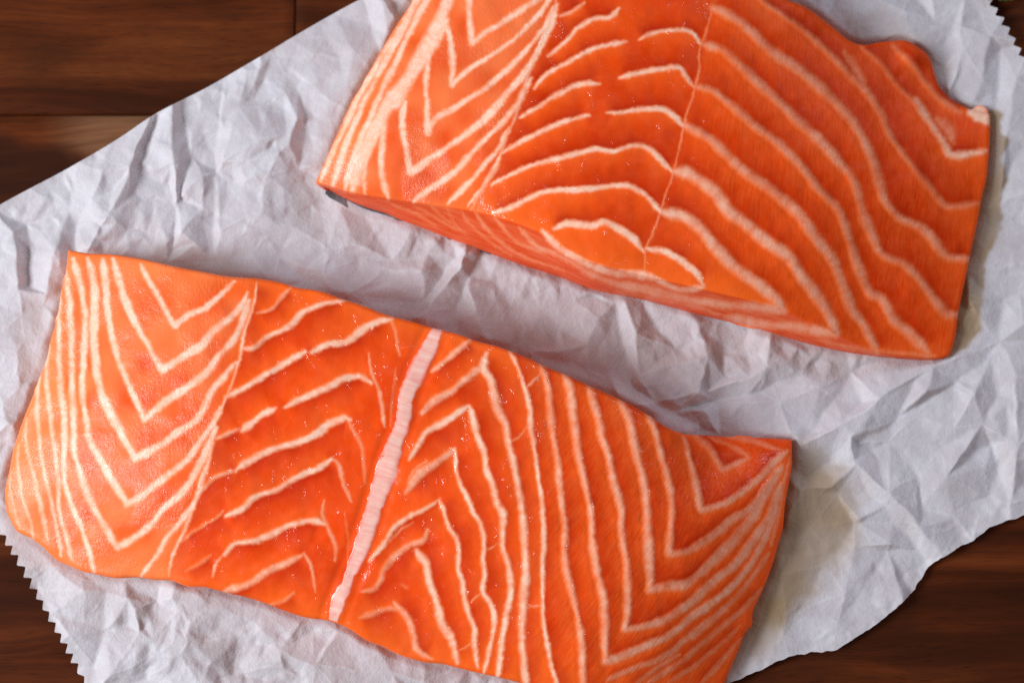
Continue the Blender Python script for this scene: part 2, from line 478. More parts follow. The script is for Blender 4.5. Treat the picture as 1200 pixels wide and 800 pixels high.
# ------------------------------------------------------------------ fillet builder
def build_fillet(name, label, T, Bt, L, Rt, ctrl, lines, mat, bbox, nu, nv, round_w, round_h, extras):
    T, Bt, L, Rt = [catmull(pts(a), 3.0) for a in (T, Bt, L, Rt)]
    # ragged, slightly torn outline
    ra = Raster(*bbox, 0.9)
    poly = np.vstack([T, Rt[1:], Bt[::-1][1:], L[::-1][1:-1]])
    X, Y = ra.X, ra.Y
    H = tps(ctrl, X, Y)
    dist = np.full(X.shape, 60.0)
    f = line_fields(ra, np.vstack([poly, poly[:1]]), 60)
    dist[f[0]] = np.minimum(dist[f[0]], f[1])
    ins = inside(poly, X, Y)
    d = np.where(ins, dist, 0)
    # torn relief
    H = H + 1.1 * vnoise(X, Y, 30, 3) + 0.5 * vnoise(X, Y, 11, 4)
    FAT = np.zeros(X.shape); HALO = np.zeros(X.shape); FLANK = np.zeros(X.shape); GLOW = np.zeros(X.shape); DEEP = np.zeros(X.shape)
    wx = X + 0.8 * vnoise(X, Y, 3.5, 11) + 0.9 * vnoise(X, Y, 13, 12)
    wy = Y + 0.8 * vnoise(X, Y, 3.5, 13) + 0.9 * vnoise(X, Y, 13, 14)
    curves = []
    for k, (w, step, strength, s) in enumerate(lines):
        if step and w > 4: w *= extras['thin'] * 1.12; strength = min(0.93, strength * (1.14 if not extras['deepside'](s) else 0.90))
        if not step: w *= 1.12
        if extras['broad'](s): w *= 1.35
        P = catmull(pts(s), 1.6)
        curves.append((w, step, strength, P))
        f = line_fields(ra, P, 42, wx, wy)
        if f is None: continue
        sl, D, SG, AL = f
        total = np.linalg.norm(np.diff(P, axis=0), axis=1).sum()
        hw = w * 0.5 * (1 + 0.16 * vnoise(AL, 0 * AL, 14, 100 + k) + 0.28 * vnoise(AL, 0 * AL, 34, 200 + k))
        tl = 12 if total > 60 else 9
        taper = sstep(-2, tl, AL) * sstep(-2, tl, total - AL)
        hw = hw * (0.4 + 0.6 * taper)
        st = strength * (0.84 + 0.14 * vnoise(AL, 0 * AL, 17, 300 + k) + 0.12 * vnoise(AL, 0 * AL, 5, 350 + k))
        soft = (1.9 + 0.22 * w) * (1.35 if extras['broad'](s) else 1.0)
        FAT[sl] = np.maximum(FAT[sl], st * (0.62 * sstep(hw + soft, hw - soft * 0.8, D) + 0.38 * sstep(hw + soft * 0.9, hw * 0.1 - 0.5, D)))
        HALO[sl] = np.maximum(HALO[sl], st * np.exp(-(np.maximum(D - hw, 0) / (2.5 + w * 0.5))))
        dP = P[-1] - P[0]
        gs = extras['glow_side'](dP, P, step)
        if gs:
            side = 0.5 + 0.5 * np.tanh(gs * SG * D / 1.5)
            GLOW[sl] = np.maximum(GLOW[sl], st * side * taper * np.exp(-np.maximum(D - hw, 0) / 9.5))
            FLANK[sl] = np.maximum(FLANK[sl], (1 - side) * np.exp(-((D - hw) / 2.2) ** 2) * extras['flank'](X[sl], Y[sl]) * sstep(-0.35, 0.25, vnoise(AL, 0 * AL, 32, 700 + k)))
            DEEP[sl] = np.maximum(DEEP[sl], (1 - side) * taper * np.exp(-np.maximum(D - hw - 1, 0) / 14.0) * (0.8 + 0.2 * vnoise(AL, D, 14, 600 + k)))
        if step:
            H[sl] += 0.30 * step * np.tanh(SG * D / 3.0) * np.exp(-D / 13.0) * taper
            H[sl] -= abs(step) * 0.12 * np.exp(-((D - hw - 2.2) / 2.0) ** 2) * taper
    FATC = np.clip(np.maximum(FAT, HALO * 0.075), 0, 1)
    H = extras.get('height', lambda ra, H: H)(ra, H)
    edge = np.exp(-d / 30.0)
    wfun = round_w(X, Y)
    t = np.clip(d / wfun, 0, 1)
    H = H - round_h * (1 - np.sqrt(1 - (1 - t) ** 2 + 1e-6))
    H = np.maximum(H, 5.0)
    A = extras['attrs'](X, Y, d)
    A['edge'] = np.clip(np.maximum(edge * A.get('edgef', 1.0), A.pop('edge2', 0)), 0, 1); A.pop('edgef', None)
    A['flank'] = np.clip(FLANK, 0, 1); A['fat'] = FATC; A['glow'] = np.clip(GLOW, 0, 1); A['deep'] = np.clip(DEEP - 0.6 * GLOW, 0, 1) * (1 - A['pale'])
    root = empty(name, unproject(*extras['centre'], 0.0), label, "salmon fillet", group="raw salmon fillets on parchment")
    # flesh: top grid plus the sides going down to the skin
    G = coons(T, Bt, L, Rt, nu, nv)
    gu, gv = G[..., 0], G[..., 1]
    h = ra.sample(H, gu, gv)
    V = unproject(gu, gv, h * S).reshape(-1, 3)
    F = grid_faces(nv, nu)
    at = {k: ra.sample(a, gu, gv).ravel() for k, a in A.items()}
    loop = np.r_[np.arange(nu), (np.arange(1, nv) * nu + nu - 1), ((nv - 1) * nu + np.arange(nu - 2, -1, -1)), (np.arange(nv - 2, 0, -1) * nu)]
    nl = len(loop)
    top = V[loop]
    cen = top[:, :2].mean(0)
    prev = loop
    vs = [V]; fs = [F]
    base = len(V)
    K = 9
    for j in range(1, K + 1):
        q = j / K
        z = top[:, 2] * (1 - q) + 4.0 * S * q
        dirc = cen - top[:, :2]; dirc /= np.linalg.norm(dirc, axis=1)[:, None]
        bulge = -1.5 * S * math.sin(math.pi * min(1, q * 1.3)) * 0 + (4.0 * q * q) * S
        xy = top[:, :2] + dirc * bulge
        ring = np.column_stack([xy, z])
        idx = base + np.arange(nl)
        vs.append(ring)
        a, b = prev, np.roll(prev, -1); c, e = idx, np.roll(idx, -1)
        fs.append(np.stack([a, b, e, c], 1)[:, ::-1] if False else np.stack([a, b, e, c], 1))
        for k in at: at[k] = np.r_[at[k], at[k][loop] * (1 if k != 'edge' else 1)]
        prev = idx; base += nl
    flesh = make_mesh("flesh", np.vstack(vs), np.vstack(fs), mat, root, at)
    # skin: a thin dark slab the flesh sits on
    sk = resample(np.vstack([poly, poly[:1]]), 260)[:-1]
    sh = extras['skin_shift'](sk)
    w0 = unproject(sk[:, 0] + sh[:, 0], sk[:, 1] + sh[:, 1], 6.0 * S)
    c0 = w0[:, :2].mean(0)
    if extras.get('skin_drop'):
        hh = ra.sample(H, sk[:, 0], sk[:, 1])
        w0 = unproject(sk[:, 0], sk[:, 1], hh * S); dr = c0 - w0[:, :2]; w0[:, :2] += dr / np.linalg.norm(dr, axis=1)[:, None] * 3.0 * S
    up = w0.copy(); up[:, 2] = 4.6 * S
    lo = w0.copy(); lo[:, 2] = 2.2 * S
    n = len(sk)
    Vs = np.vstack([up, lo])
    Fs = [list(range(n)), list(range(2 * n - 1, n - 1, -1))] + [[i, (i + 1) % n, n + (i + 1) % n, n + i][::-1] for i in range(n)]
    make_mesh("skin", Vs, Fs, M_SKIN, root, smooth=False)
    # fat lines: closed strips whose roots go down into the flesh
    for k, (w, step, strength, P) in enumerate(curves):
        ok = inside(poly, P[:, 0], P[:, 1]) & (ra.sample(dist, P[:, 0], P[:, 1]) > 0.8)
        idx = np.where(ok)[0]
        if len(idx) < 5: continue
        runs = np.split(idx, np.where(np.diff(idx) > 1)[0] + 1)
        P = P[max(runs, key=len)]
        if len(P) < 5: continue
        al = np.r_[0, np.cumsum(np.linalg.norm(np.diff(P, axis=0), axis=1))]
        tg = np.gradient(P, axis=0); tg /= np.linalg.norm(tg, axis=1)[:, None] + 1e-9
        nr = np.stack([-tg[:, 1], tg[:, 0]], 1)
        for _ in range(2):
            nr[1:-1] = (nr[:-2] + nr[1:-1] + nr[2:]) / 3
        nr /= np.linalg.norm(nr, axis=1)[:, None] + 1e-9
        hw = w * 0.5 * (1 + 0.16 * vnoise(al, 0 * al, 14, 100 + k) + 0.28 * vnoise(al, 0 * al, 34, 200 + k)) + 0.3
        tp = sstep(-1, 8, al) * sstep(-1, 8, al[-1] - al)
        hw = hw * (0.35 + 0.65 * tp)
        cs = np.array([-1, -0.75, -0.4, 0, 0.4, 0.75, 1.0])
        m = len(cs)
        jl = 0.5 * vnoise(al, 0 * al, 5, 400 + k); jr = 0.5 * vnoise(al, 0 * al, 5, 500 + k)
        U = np.zeros((len(P), m + 2, 2)); Z = np.zeros((len(P), m + 2)); FA = np.zeros((len(P), m + 2))
        for j, c in enumerate(cs):
            off = c * hw + (jl if c < 0 else jr) * abs(c)
            q = P + nr * off[:, None]
            U[:, j] = q
            Z[:, j] = ra.sample(H, q[:, 0], q[:, 1]) + ((0.02 + 0.07 * abs(step)) * tp + 0.06) * (1 - c * c) - 0.10 * (abs(c) > 0.9)
            FA[:, j] = 1
        for j, c in ((m, 0.7), (m + 1, -0.7)):
            q = P + nr * (c * hw)[:, None]
            U[:, j] = q; Z[:, j] = ra.sample(H, q[:, 0], q[:, 1]) - 3.0
        W = unproject(U[..., 0], U[..., 1], np.maximum(Z, 4.7) * S)
        W = np.concatenate([W, W[:, m - 1:m], W[:, :1]], 1); U = np.concatenate([U, U[:, m - 1:m], U[:, :1]], 1)
        F = strip_faces(len(P), m)
        at = {kk: ra.sample(a, U[..., 0], U[..., 1]).ravel() for kk, a in A.items()}
        make_mesh("fat_line", W.reshape(-1, 3), F, mat, root, at)
    return root, ra, H, poly


M_SKIN = skin_material()
M_LOW = salmon_material("salmon_lower", R(-52))
M_UP = salmon_material("salmon_upper", R(-82), 0.88)

# ------------------------------------------------------------------ lower fillet
# each line: width (px), step of the flake edge, strength, points
LOW = [
 (6.5, 0.0, .95, "165 310 176 332 192 360 205 382 220 369 242 360 261 343 275 330"),
 (7.5, 0.0, .95, "133 303 146 349 162 384 176 409 190 434 209 421 236 404 250 387 269 373 283 358 290 343"),
 (7.5, 0.0, .95, "121 303 124 335 128 376 137 417 154 456 169 492 192 472 220 453 242 437 256 417 273 400 283 378 292 352"),
 (8.0, 0.0, .95, "103 303 111 335 110 376 111 417 118 456 131 488 143 510 158 536 179 527 203 510 231 491 248 460 262 442 276 425"),
 (8.0, 0.0, .95, "85 303 95 335 100 376 98 417 96 459 102 497 104 513 118 540 135 568 148 590 165 582 192 560 220 538 236 516 250 496 258 478"),
 (7.5, 0.0, .92, "77 318 82 362 84 404 84 459 86 497 87 527 95 554 104 582 118 609 137 641 154 632 176 616 192 596 212 578 227 558 240 532 254 500"),
 (6.5, 0.0, .9, "71 340 69 368 69 412 71 459 75 494 75 535 77 568 85 595 96 617 103 642 110 670"),
 (6.0, 0.0, .88, "165 674 180 656 197 629 213 610 226 592 236 566 244 540"),
 (6.0, 0.0, .85, "58 405 54 423 55 456 60 495 63 516 69 562 69 595 76 623 84 655"),
 (5.5, 0.0, .8, "47 435 43 461 44 497 49 535 58 579 65 612 72 650"),
 (5.0, 0.0, .75, "31 490 30 513 38 549 47 590 56 632"),
 (4.5, 0.0, .7, "22 520 21 540 25 576 33 601 40 632"),
 (3.5, 0.0, .6, "13 550 12 568 18 598 24 618"),
 (4.0, 0.8, .75, "301 332 298 355 286 392 281 420 266 464 252 500 247 530 236 562 228 592 214 626 203 648 198 675"),
 # between the seam and the white band
 (4.5, 1.0, .55, "301 367 317 363 328 350 341 337"),
 (6.0, 1.2, .72, "284 409 298 407 312 396 339 382 356 366 383 355 405 351"),
 (6.5, 1.2, .75, "265 465 287 454 317 435 342 421 358 412"),
 (7.5, 1.2, .9, "365 413 383 404 406 400 422 388 444 376 459 374"),
 (3.0, 0.0, .6, "458 374 462 388 469 416"),
 (5.0, 1.0, .6, "254 514 265 509 281 502"),
 (7.0, 1.2, .88, "283 505 306 487 322 478"),
 (7.5, 1.2, .85, "334 476 350 468 383 454 405 443 422 441 434 448"),
 (3.5, 0.0, .65, "432 414 436 437 447 471 451 500"),
 (5.0, 1.0, .55, "235 575 251 560 273 551"),
 (7.0, 1.2, .85, "276 552 290 541 317 527 345 519 372 508 383 498 404 489 411 492"),
 (4.0, 0.0, .5, "408 490 416 509 424 525 428 566"),
 (4.0, 0.8, .55, "213 634 229 621 249 610 262 598"),
 (6.5, 1.2, .88, "265 604 284 596 296 583 323 574 345 560 372 549 389 538"),
 (4.5, 0.0, .6, "390 536 397 546 404 570 411 588"),
 (3.2, 0.0, .7, "249 676 252 662 261 649"),
 (7.0, 1.2, .8, "262 650 276 636 298 634 323 624 345 613 370 610 380 614"),
 (4.5, 0.0, .6, "380 586 378 602 386 622 393 640 393 657"),
 (8.0, 1.0, .6, "262 693 290 684 312 670 337 659 354 651"),
 (3.5, 0.0, .6, "356 648 364 662 370 694"),
 (5.0, 0.5, .4, "315 708 332 703 345 694"),
 (5.0, 0.5, .38, "218 668 232 661 246 650"),
 (2.5, 0.0, .4, "465 430 460 460 458 500"),
 (2.5, 0.0, .35, "404 600 408 630 408 660"),
 # right of the white band
 (6.0, 1.2, .6, "551 398 534 412 517 426 505 436"),
 (8.0, 1.4, .68, "494 484 506 472 526 460 542 448 558 435 568 430"),
 (8.5, 1.8, .72, "570 414 567 430 576 448 583 478 592 497 597 522 604 552 609 580 613 608 615 640 616 671 614 698 612 723 612 750 615 786 617 812"),
 (7.5, 1.4, .8, "480 539 490 522 501 506 517 497 534 486 550 476"),
 (6.5, 1.6, .75, "551 476 556 495 561 514 567 530 570 550 577 566 582 588 590 602 589 624 590 643 596 662 599 690 594 717 589 745 586 772 583 795"),
 (5.0, 1.4, .75, "597 411 605 426 614 451 621 478 622 503 627 525 630 552 634 580 636 607 637 635 636 662 636 690 636 717 640 745 645 772 652 800 656 818"),
 (8.0, 1.4, .6, "476 577 490 558 501 549 520 536 533 526"),
 (5.0, 1.5, .75, "533 526 537 561 546 580 553 596 564 616 567 635 566 657 568 676 566 693 575 706 579 720 577 745 571 772 567 789"),
 (4.5, 1.4, .75, "432 657 449 638 460 621 476 607 498 596 514 585"),
 (5.5, 1.4, .75, "515 585 520 596 526 616 534 629 538 646 537 665 542 684 545 704 550 720 556 734 556 756 560 782"),
 (6.0, 1.0, .55, "424 693 438 690 446 679 451 665 465 649 482 638 496 632 502 620"),
 (8.5, 1.2, .75, "488 645 499 660 504 684 512 704 517 728 526 742 531 756 536 776"),
 (6.5, 0.8, .42, "421 723 440 717 457 712 470 715"),
 (8.0, 1.0, .58, "462 706 478 724 485 745 489 761 506 772"),
 (5.0, 0.0, .35, "470 684 478 688"),
 (7.5, 2.0, .72, "633 427 640 445 644 470 647 497 651 525 655 555 658 585 662 615 662 650 665 675 672 702 676 720 682 752 683 800 684 830"),
 (9.0, 2.2, .78, "660 438 668 456 671 484 675 511 681 548 689 582 692 600 694 629 699 668 706 695 709 723 709 750 710 775 733 767 758 756 783 745 810 723 838 704 860 684 882 657 902 618 911 588"),
 (9.0, 2.4, .75, "690 454 699 483 706 513 714 538 720 568 728 596 728 620 733 651 736 690 735 717 732 737 755 734 777 726 805 709 821 696 838 679 860 662 885 630 904 600 915 566"),
 (9.5, 2.4, .72, "724 466 736 489 741 510 747 538 754 563 758 595 759 620 761 643 762 671 761 691 777 687 805 684 827 665 846 647 868 624 882 606 897 578 916 545"),
 (8.5, 2.2, .66, "757 482 766 500 774 530 782 557 787 588 787 613 784 648 805 646 827 633 843 622 860 607 876 598 896 576 912 552"),
 (7.5, 1.8, .72, "801 513 808 534 815 565 822 598 838 594 854 587 887 563 912 537 923 528"),
 (8.0, 0.8, .55, "812 507 832 526 846 550 860 545 876 538"),
 (6.0, 0.0, .45, "832 512 860 524 878 536"),
 (6.0, 0.0, .5, "850 512 876 515 900 522 918 527"),
 (6.5, 1.6, .6, "711 797 744 782 777 770 805 748 838 723 862 700 885 672 901 648"),
 (6.0, 1.6, .55, "758 800 794 778 827 750 854 728 874 710 892 688"),
 (5.5, 1.4, .5, "783 800 816 778 843 756 868 733"),
 (6.0, 1.0, .5, "820 802 846 774 868 748"),
 (6.0, 1.0, .55, "740 806 765 786 796 766"),
 (4.0, 0.0, .5, "926 535 918 570 911 610 903 640"),
]
# short cross links seen between the flakes
LOW += [(2.6, 0.0, .6, "616 455 624 448 634 438"), (2.6, 0.0, .5, "598 518 610 511 617 498"), (2.6, 0.0, .5, "568 645 576 642 584 636"),
        (3.0, 0.0, .6, "553 706 558 699 566 694"), (2.6, 0.0, .5, "537 762 546 758 555 751"), (2.4, 0.0, .5, "617 713 624 710 634 709"),
        (3.0, 0.0, .5, "479 562 486 551 500 540"), (2.5, 0.0, .45, "455 636 470 620 484 612")]

low_ctrl = [(80,293,66),(55,420,62),(30,500,55),(6,590,50),(110,672,66),(130,400,88),(110,560,84),(70,480,77),(60,560,70),(170,600,96),(200,360,104),
    (300,326,100),(510,385,104),(640,430,106),(740,475,98),(790,503,86),(830,520,62),(860,512,46),(928,514,30),(300,520,114),(450,550,112),(430,460,113),(600,600,119),
    (720,620,112),(810,620,92),(860,580,66),(895,600,48),(920,590,34),(905,652,32),(882,717,30),(850,800,24),(845,700,60),(790,730,84),(700,790,100),(600,795,98),(500,765,92),
    (385,725,90),(240,688,84),(160,676,70),(60,640,58),(230,640,96),(640,700,114)]


def low_height(ra, H):
    X, Y = ra.X, ra.Y
    # muscle right of the white band lies a little lower, the band in a soft trough
    f = line_fields(ra, BANDP, 60)
    sl, D, SG, AL = f
    H[sl] -= 1.2 * np.exp(-((D - 14) / 5.0) ** 2) * (SG != 0)
    # torn slit
    # the thin flap at the right end
    m = sstep(783, 815, X) * sstep(532, 508, Y)
    H = H - 20 * m * 0.6
    return H


def low_attrs(X, Y, d):
    left = sstep(330, 120, X + 0.25 * (Y - 500) + 8 * vnoise(X, Y, 30, 61))
    spine = X - (300 - (Y - 330) * 0.29)
    leftpart = sstep(6, -6, spine)
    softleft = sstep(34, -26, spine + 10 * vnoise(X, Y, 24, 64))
    right = sstep(590, 660, X)
    return dict(
        wet=np.clip(0.15 + 0.85 * leftpart * sstep(0.2, 0.7, 0.55 + 0.6 * vnoise(X, Y, 26, 62)), 0, 1),
        fibre=np.clip(0.12 + 0.9 * right, 0, 1),
        drops=np.clip((1 - leftpart) * (1 - 0.75 * sstep(610, 690, X)), 0, 1),
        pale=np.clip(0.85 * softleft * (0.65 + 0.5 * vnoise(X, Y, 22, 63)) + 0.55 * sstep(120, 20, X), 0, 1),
        edgef=1.0 - 0.75 * sstep(760, 860, X))


BANDC = "514 383 507 398 499 415 489 436 480 458 472 492 460 525 450 556 442 582 434 607 426 630 419 652 409 674 401 695 394 712 390 726"
BANDP = catmull(pts(BANDC), 1.6)
low_root, low_ra, low_H, low_poly = build_fillet(
    "salmon_fillet", "whole raw salmon fillet in front with a broad white band across its middle",
    "80 293 104 297 130 298 165 303 200 311 236 318 270 324 300 326 325 330 350 337 375 341 400 350 425 358 450 368 480 376 510 385 535 391 560 400 580 405 600 412 620 420 640 430 665 440 690 452 715 463 740 475 762 488 780 500 800 508 830 510 860 512 895 513 928 515",
    "8 600 20 622 36 630 50 640 66 655 80 662 96 669 110 672 135 677 160 676 180 679 200 680 220 687 240 688 265 694 290 700 315 708 340 718 362 724 385 727 408 736 430 750 450 758 470 768 495 775 520 778 540 783 560 788 600 797 640 810 700 828 760 842 818 850",
    "80 293 77 320 72 340 69 362 65 380 59 400 55 420 47 440 40 460 34 475 28 490 21 510 15 530 11 552 6 575 8 600",
    "928 515 928 530 928 545 924 568 920 590 917 620 912 636 908 652 902 670 895 688 888 703 882 717 881 732 873 742 866 760 858 778 848 802 835 830 818 850",
    low_ctrl, LOW, M_LOW, (-10, 270, 960, 870), 880, 380,
    lambda X, Y: 5.0 + 12 * sstep(860, 900, X), 5.0,
    dict(thin=1.0, broad=lambda q: False, deepside=lambda q: float(q.split()[0]) > 600, flank=lambda X, Y: sstep(590, 620, X) * sstep(790, 760, X), glow_side=lambda d, P, st: 0 if (P[:, 0].mean() < 200 or (P[:, 0].mean() < 250 and st == 0) or st == 0) else (1 if d[0] > abs(d[1]) * 0.8 and P[:, 0].max() < 600 else -1), height=low_height, attrs=low_attrs, centre=(470, 560), skin_shift=lambda p: np.zeros_like(p), skin_drop=True))

# broad white band of connective tissue across the lower fillet
def build_band():
    wl = catmull(pts("505 384 486 415 468 456 462 492 448 525 436 558 424 607 410 649 401 679 389 698 385 725"), 1.6)
    wr = catmull(pts("520 387 512 415 491 456 482 492 473 525 466 558 446 607 432 649 414 679 409 698 397 729"), 1.6)
    n = 260
    wl = resample(wl, n); wr = resample(wr, n)
    al = np.linspace(0, 1, n)
    L = 360 * al
    cs = np.linspace(-1, 1, 17)
    m = len(cs)
    U = np.zeros((n, m + 2, 2)); Z = np.zeros((n, m + 2)); AC = np.zeros((n, m + 2)); CR = np.zeros((n, m + 2)); AL = np.zeros((n, m + 2))
    for j, c in enumerate(cs):
        t = (c + 1) / 2
        q = wl * (1 - t) + wr * t
        side = 1.4 * vnoise(L, 0 * L, 4, 31 if c < 0 else 32) + 1.6 * vnoise(L, 0 * L, 12, 33 if c < 0 else 34)
        q = q + np.stack([side * c * abs(c), 0.25 * side * abs(c)], 1)
        Lc = L + 4.0 * c
        crack = np.zeros(n)
        for p in (95, 158, 300):
            crack += np.exp(-((Lc - p + 1.5 * vnoise(np.full(n, c * 10.0), L * 0, 5, 35)) / 1.1) ** 2) * (1.0 if p != 300 else 0.4)
        wr_ = 0.35 * vnoise(Lc, np.full(n, c * 6.0), 3.2, 36) + 0.6 * vnoise(Lc, np.full(n, c * 6.0), 9, 37)
        U[:, j] = q
        Z[:, j] = low_ra.sample(low_H, q[:, 0], q[:, 1]) + 0.45 * (1 - abs(c) ** 4.0) + 0.3 * wr_ * (1 - c * c) - 0.4 * crack - 0.4 * (abs(c) > 0.97)
        AC[:, j] = c; CR[:, j] = np.clip(crack, 0, 1) * 0.6; AL[:, j] = L
    for j, c in ((m, 0.9), (m + 1, -0.9)):
        t = (c + 1) / 2
        q = wl * (1 - t) + wr * t
        U[:, j] = q; Z[:, j] = low_ra.sample(low_H, q[:, 0], q[:, 1]) - 4; AC[:, j] = c; AL[:, j] = L
    W = unproject(U[..., 0], U[..., 1], Z * S)
    W = np.concatenate([W, W[:, m - 1:m], W[:, :1]], 1)
    AL, AC, CR = [np.concatenate([q, q[:, m - 1:m], q[:, :1]], 1) for q in (AL, AC, CR)]
    F = strip_faces(n, m)
    o = make_mesh("connective_band", W.reshape(-1, 3), F, band_material(), low_root, dict(along=AL.ravel(), across=AC.ravel(), crack=CR.ravel()))
    o["label"] = "broad pinkish white band crossing the fillet"


build_band()

# ------------------------------------------------------------------ upper fillet
UPP = [
 (6.5, 0.0, .95, "376 213 396 165 420 115 448 66 470 33 484 5 505 -40"),
 (7.0, 0.0, .95, "390 217 407 165 429 115 453 69 475 27 489 0 508 -40"),
 (7.5, 0.0, .95, "404 221 418 176 440 124 462 77 481 36 500 0 514 -40"),
 (13.0, 0.0, .95, "413 222 424 186 440 150 456 120 474 98 490 72 506 41 520 14 530 -20"),
 (12.0, 0.0, .9, "455 128 468 116 478 98 494 74 510 48 523 24"),
 (6.0, 0.0, .85, "428 226 426 206 429 188 440 160 449 138"),
 (8.0, 0.0, .92, "452 137 448 165 447 190 449 212 456 232"),
 (7.5, 0.0, .95, "474 119 471 143 475 172 481 202 503 187 536 165 565 143 587 118 613 88 630 62 645 28 652 6"),
 (7.0, 0.0, .92, "548 -20 549 5 551 27 553 51 569 38 596 22 621 5 640 -10"),
 (6.5, 0.0, .92, "519 22 528 49 530 77 530 101 544 86 569 69 599 49 624 25 643 0 650 -12"),
 (6.5, 0.0, .92, "504 58 499 96 500 124 501 155 510 140 536 124 563 107 591 85 616 60 638 33 648 8"),
 (7.0, 0.0, .9, "484 236 508 219 536 199 560 171 585 147 606 122 622 92"),
 (6.0, 0.0, .88, "525 239 547 217 569 192 585 173 596 150"),
 (4.5, 0.0, .8, "548 242 563 222 577 200 588 180"),
 (4.0, 0.8, .65, "552 246 566 222 583 195 590 170 603 140 612 112 622 76 634 50 644 24 652 0"),
 # flakes between the two seams
 (5.5, -1.2, .65, "656 19 670 14 684 3"),
 (6.0, -1.2, .7, "641 66 659 52 678 33 695 23 714 20 725 10"),
 (6.0, -1.4, .75, "626 104 640 88 664 74 695 58 717 52 734 49"),
 (6.0, -1.4, .72, "749 47 763 40 788 36 810 38 821 52"),
 (6.5, -1.5, .78, "609 138 620 132 642 118 670 103 686 98 703 98"),
 (6.5, -1.5, .75, "726 92 750 85 774 81 796 80 805 91 814 103"),
 (6.5, -1.5, .78, "590 179 612 165 637 153 664 142 691 135"),
 (6.5, -1.5, .75, "711 132 730 132 752 128 774 128 791 137 799 148"),
 (6.5, -1.5, .78, "576 217 596 206 620 195 648 188 678 179 697 175 719 177 744 170 763 176 777 192 788 201"),
 (7.0, -1.5, .85, "578 250 601 242 623 231 648 223 678 223 703 220 730 217 752 225 763 235 774 249"),
 (8.0, -1.4, .8, "649 269 664 262 695 264 708 260 730 271 744 282 755 295"),
 (2.5, 0.6, .5, "836 8 828 35 820 60 820 80 815 105 803 140 797 170 790 200 778 235 773 252 766 270 758 290 755 318"),
 # right of the seam
 (6.5, -1.8, .5, "885 -25 892 0 914 16 941 36 969 60 996 88 1018 110 1034 137 1047 166 1068 193 1094 225 1109 241 1128 241 1150 238"),
 (9.0, -1.8, .6, "833 9 851 16 875 33 900 57 939 84 973 115 994 136 1011 162 1024 190 1030 212 1037 234 1052 254 1076 265 1092 279 1109 300 1140 304"),
 (8.5, -1.8, .6, "822 51 848 60 867 77 886 96 914 121 936 143 958 162 980 187 1000 212 1012 249 1024 280 1036 300 1057 308 1078 328 1098 354 1110 368 1125 368"),
 (8.0, -2.0, .62, "816 102 834 106 859 126 884 148 914 170 936 192 958 221 983 247 996 283 1006 312 1019 342 1035 352 1048 376 1070 393 1088 412"),
 (9.0, -2.0, .66, "800 147 815 153 834 165 851 181 873 202 905 224 936 251 955 277 974 302 988 335 1000 365 1013 382 1022 400 1028 414"),
 (11.0, -2.0, .78, "790 201 804 203 823 214 840 228 853 247 878 266 900 285 922 299 939 324 958 348 972 370 982 391"),
 (10.0, -1.8, .82, "776 249 796 252 815 263 834 285 856 310 884 330 906 348 920 365"),
 (8.0, -1.2, .82, "758 291 780 295 799 306 816 320 824 334"),
 (7.0, 0.0, .45, "990 62 1004 84 1014 104"),
 (5.0, -1.0, .4, "1008 54 1029 72 1050 98 1071 119 1088 142"),
 (7.0, -1.0, .85, "1072 116 1088 142 1104 164 1113 181 1136 181 1156 177"),  # first stretch paints a highlight on the belly as pale fat
 (9.0, 0.0, .45, "1098 140 1112 152 1116 166"),
 (6.5, -1.0, .5, "1047 54 1068 75 1084 98 1105 119 1126 132"),
 (11.0, 0.0, 1.0, "1138 131 1148 134 1156 141"),
 (9.0, 0.0, .5, "1042 364 1062 390 1084 410"),
 # the cut side below
 (8.0, 0.0, .82, "636 271 656 291 684 307 719 320 752 322 776 331 799 340 824 337"),
 (7.0, 0.0, .68, "684 318 720 332 760 340 815 353 850 357 892 360 918 366"),
 (7.0, 0.0, .68, "850 371 890 379 925 382 952 386 980 393"),
 (4.5, 0.0, .5, "580 254 602 281 635 294 680 310 710 326"),
 (4.0, 0.0, .5, "556 248 574 272 607 297 662 318"),
 (3.5, 0.0, .48, "542 247 552 264 580 288 600 300"),
 (3.2, 0.0, .45, "523 244 531 259 547 274"),
 (3.2, 0.0, .4, "486 242 512 256 536 270"),
 (3.2, 0.0, .4, "505 242 520 256 540 270"),
 (4.0, 0.0, .45, "460 240 490 252 510 264"),
 (4.0, 0.0, .42, "720 342 760 348 800 356 850 370"),
 (4.5, 0.0, .42, "960 398 1000 408 1050 413 1095 417"),
 (5.0, 0.0, .6, "608 266 625 285 655 300 690 318"),
]
upp_ctrl = [(370,212,42),(400,150,58),(440,80,68),(484,5,74),(520,-80,78),(440,170,74),(500,100,86),(478,236,64),(552,246,78),(600,200,100),(607,262,92),(620,60,104),
    (640,275,98),(684,304,102),(752,322,104),(824,339,104),(870,350,98),(922,365,84),(984,394,56),(1035,414,34),(1101,421,18),(1116,413,18),
    (752,200,112),(750,60,112),(850,150,112),(850,-60,95),(922,0,84),(980,36,60),(1005,52,52),(1049,48,32),(1094,82,20),(1118,119,20),(1160,134,18),(1155,214,22),
    (1139,289,26),(1123,366,22),(950,150,92),(1000,200,80),(950,300,92),(1020,300,66),(1060,340,50),(1080,220,52),(1080,150,42),(1100,380,30),(880,280,106),(1030,90,50),
    (434,243,6),(470,258,6),(530,281,6),(607,309,6),(697,340,6),(794,362,6),(880,383,6),(952,404,7),(1049,420,10),(400,230,6)]


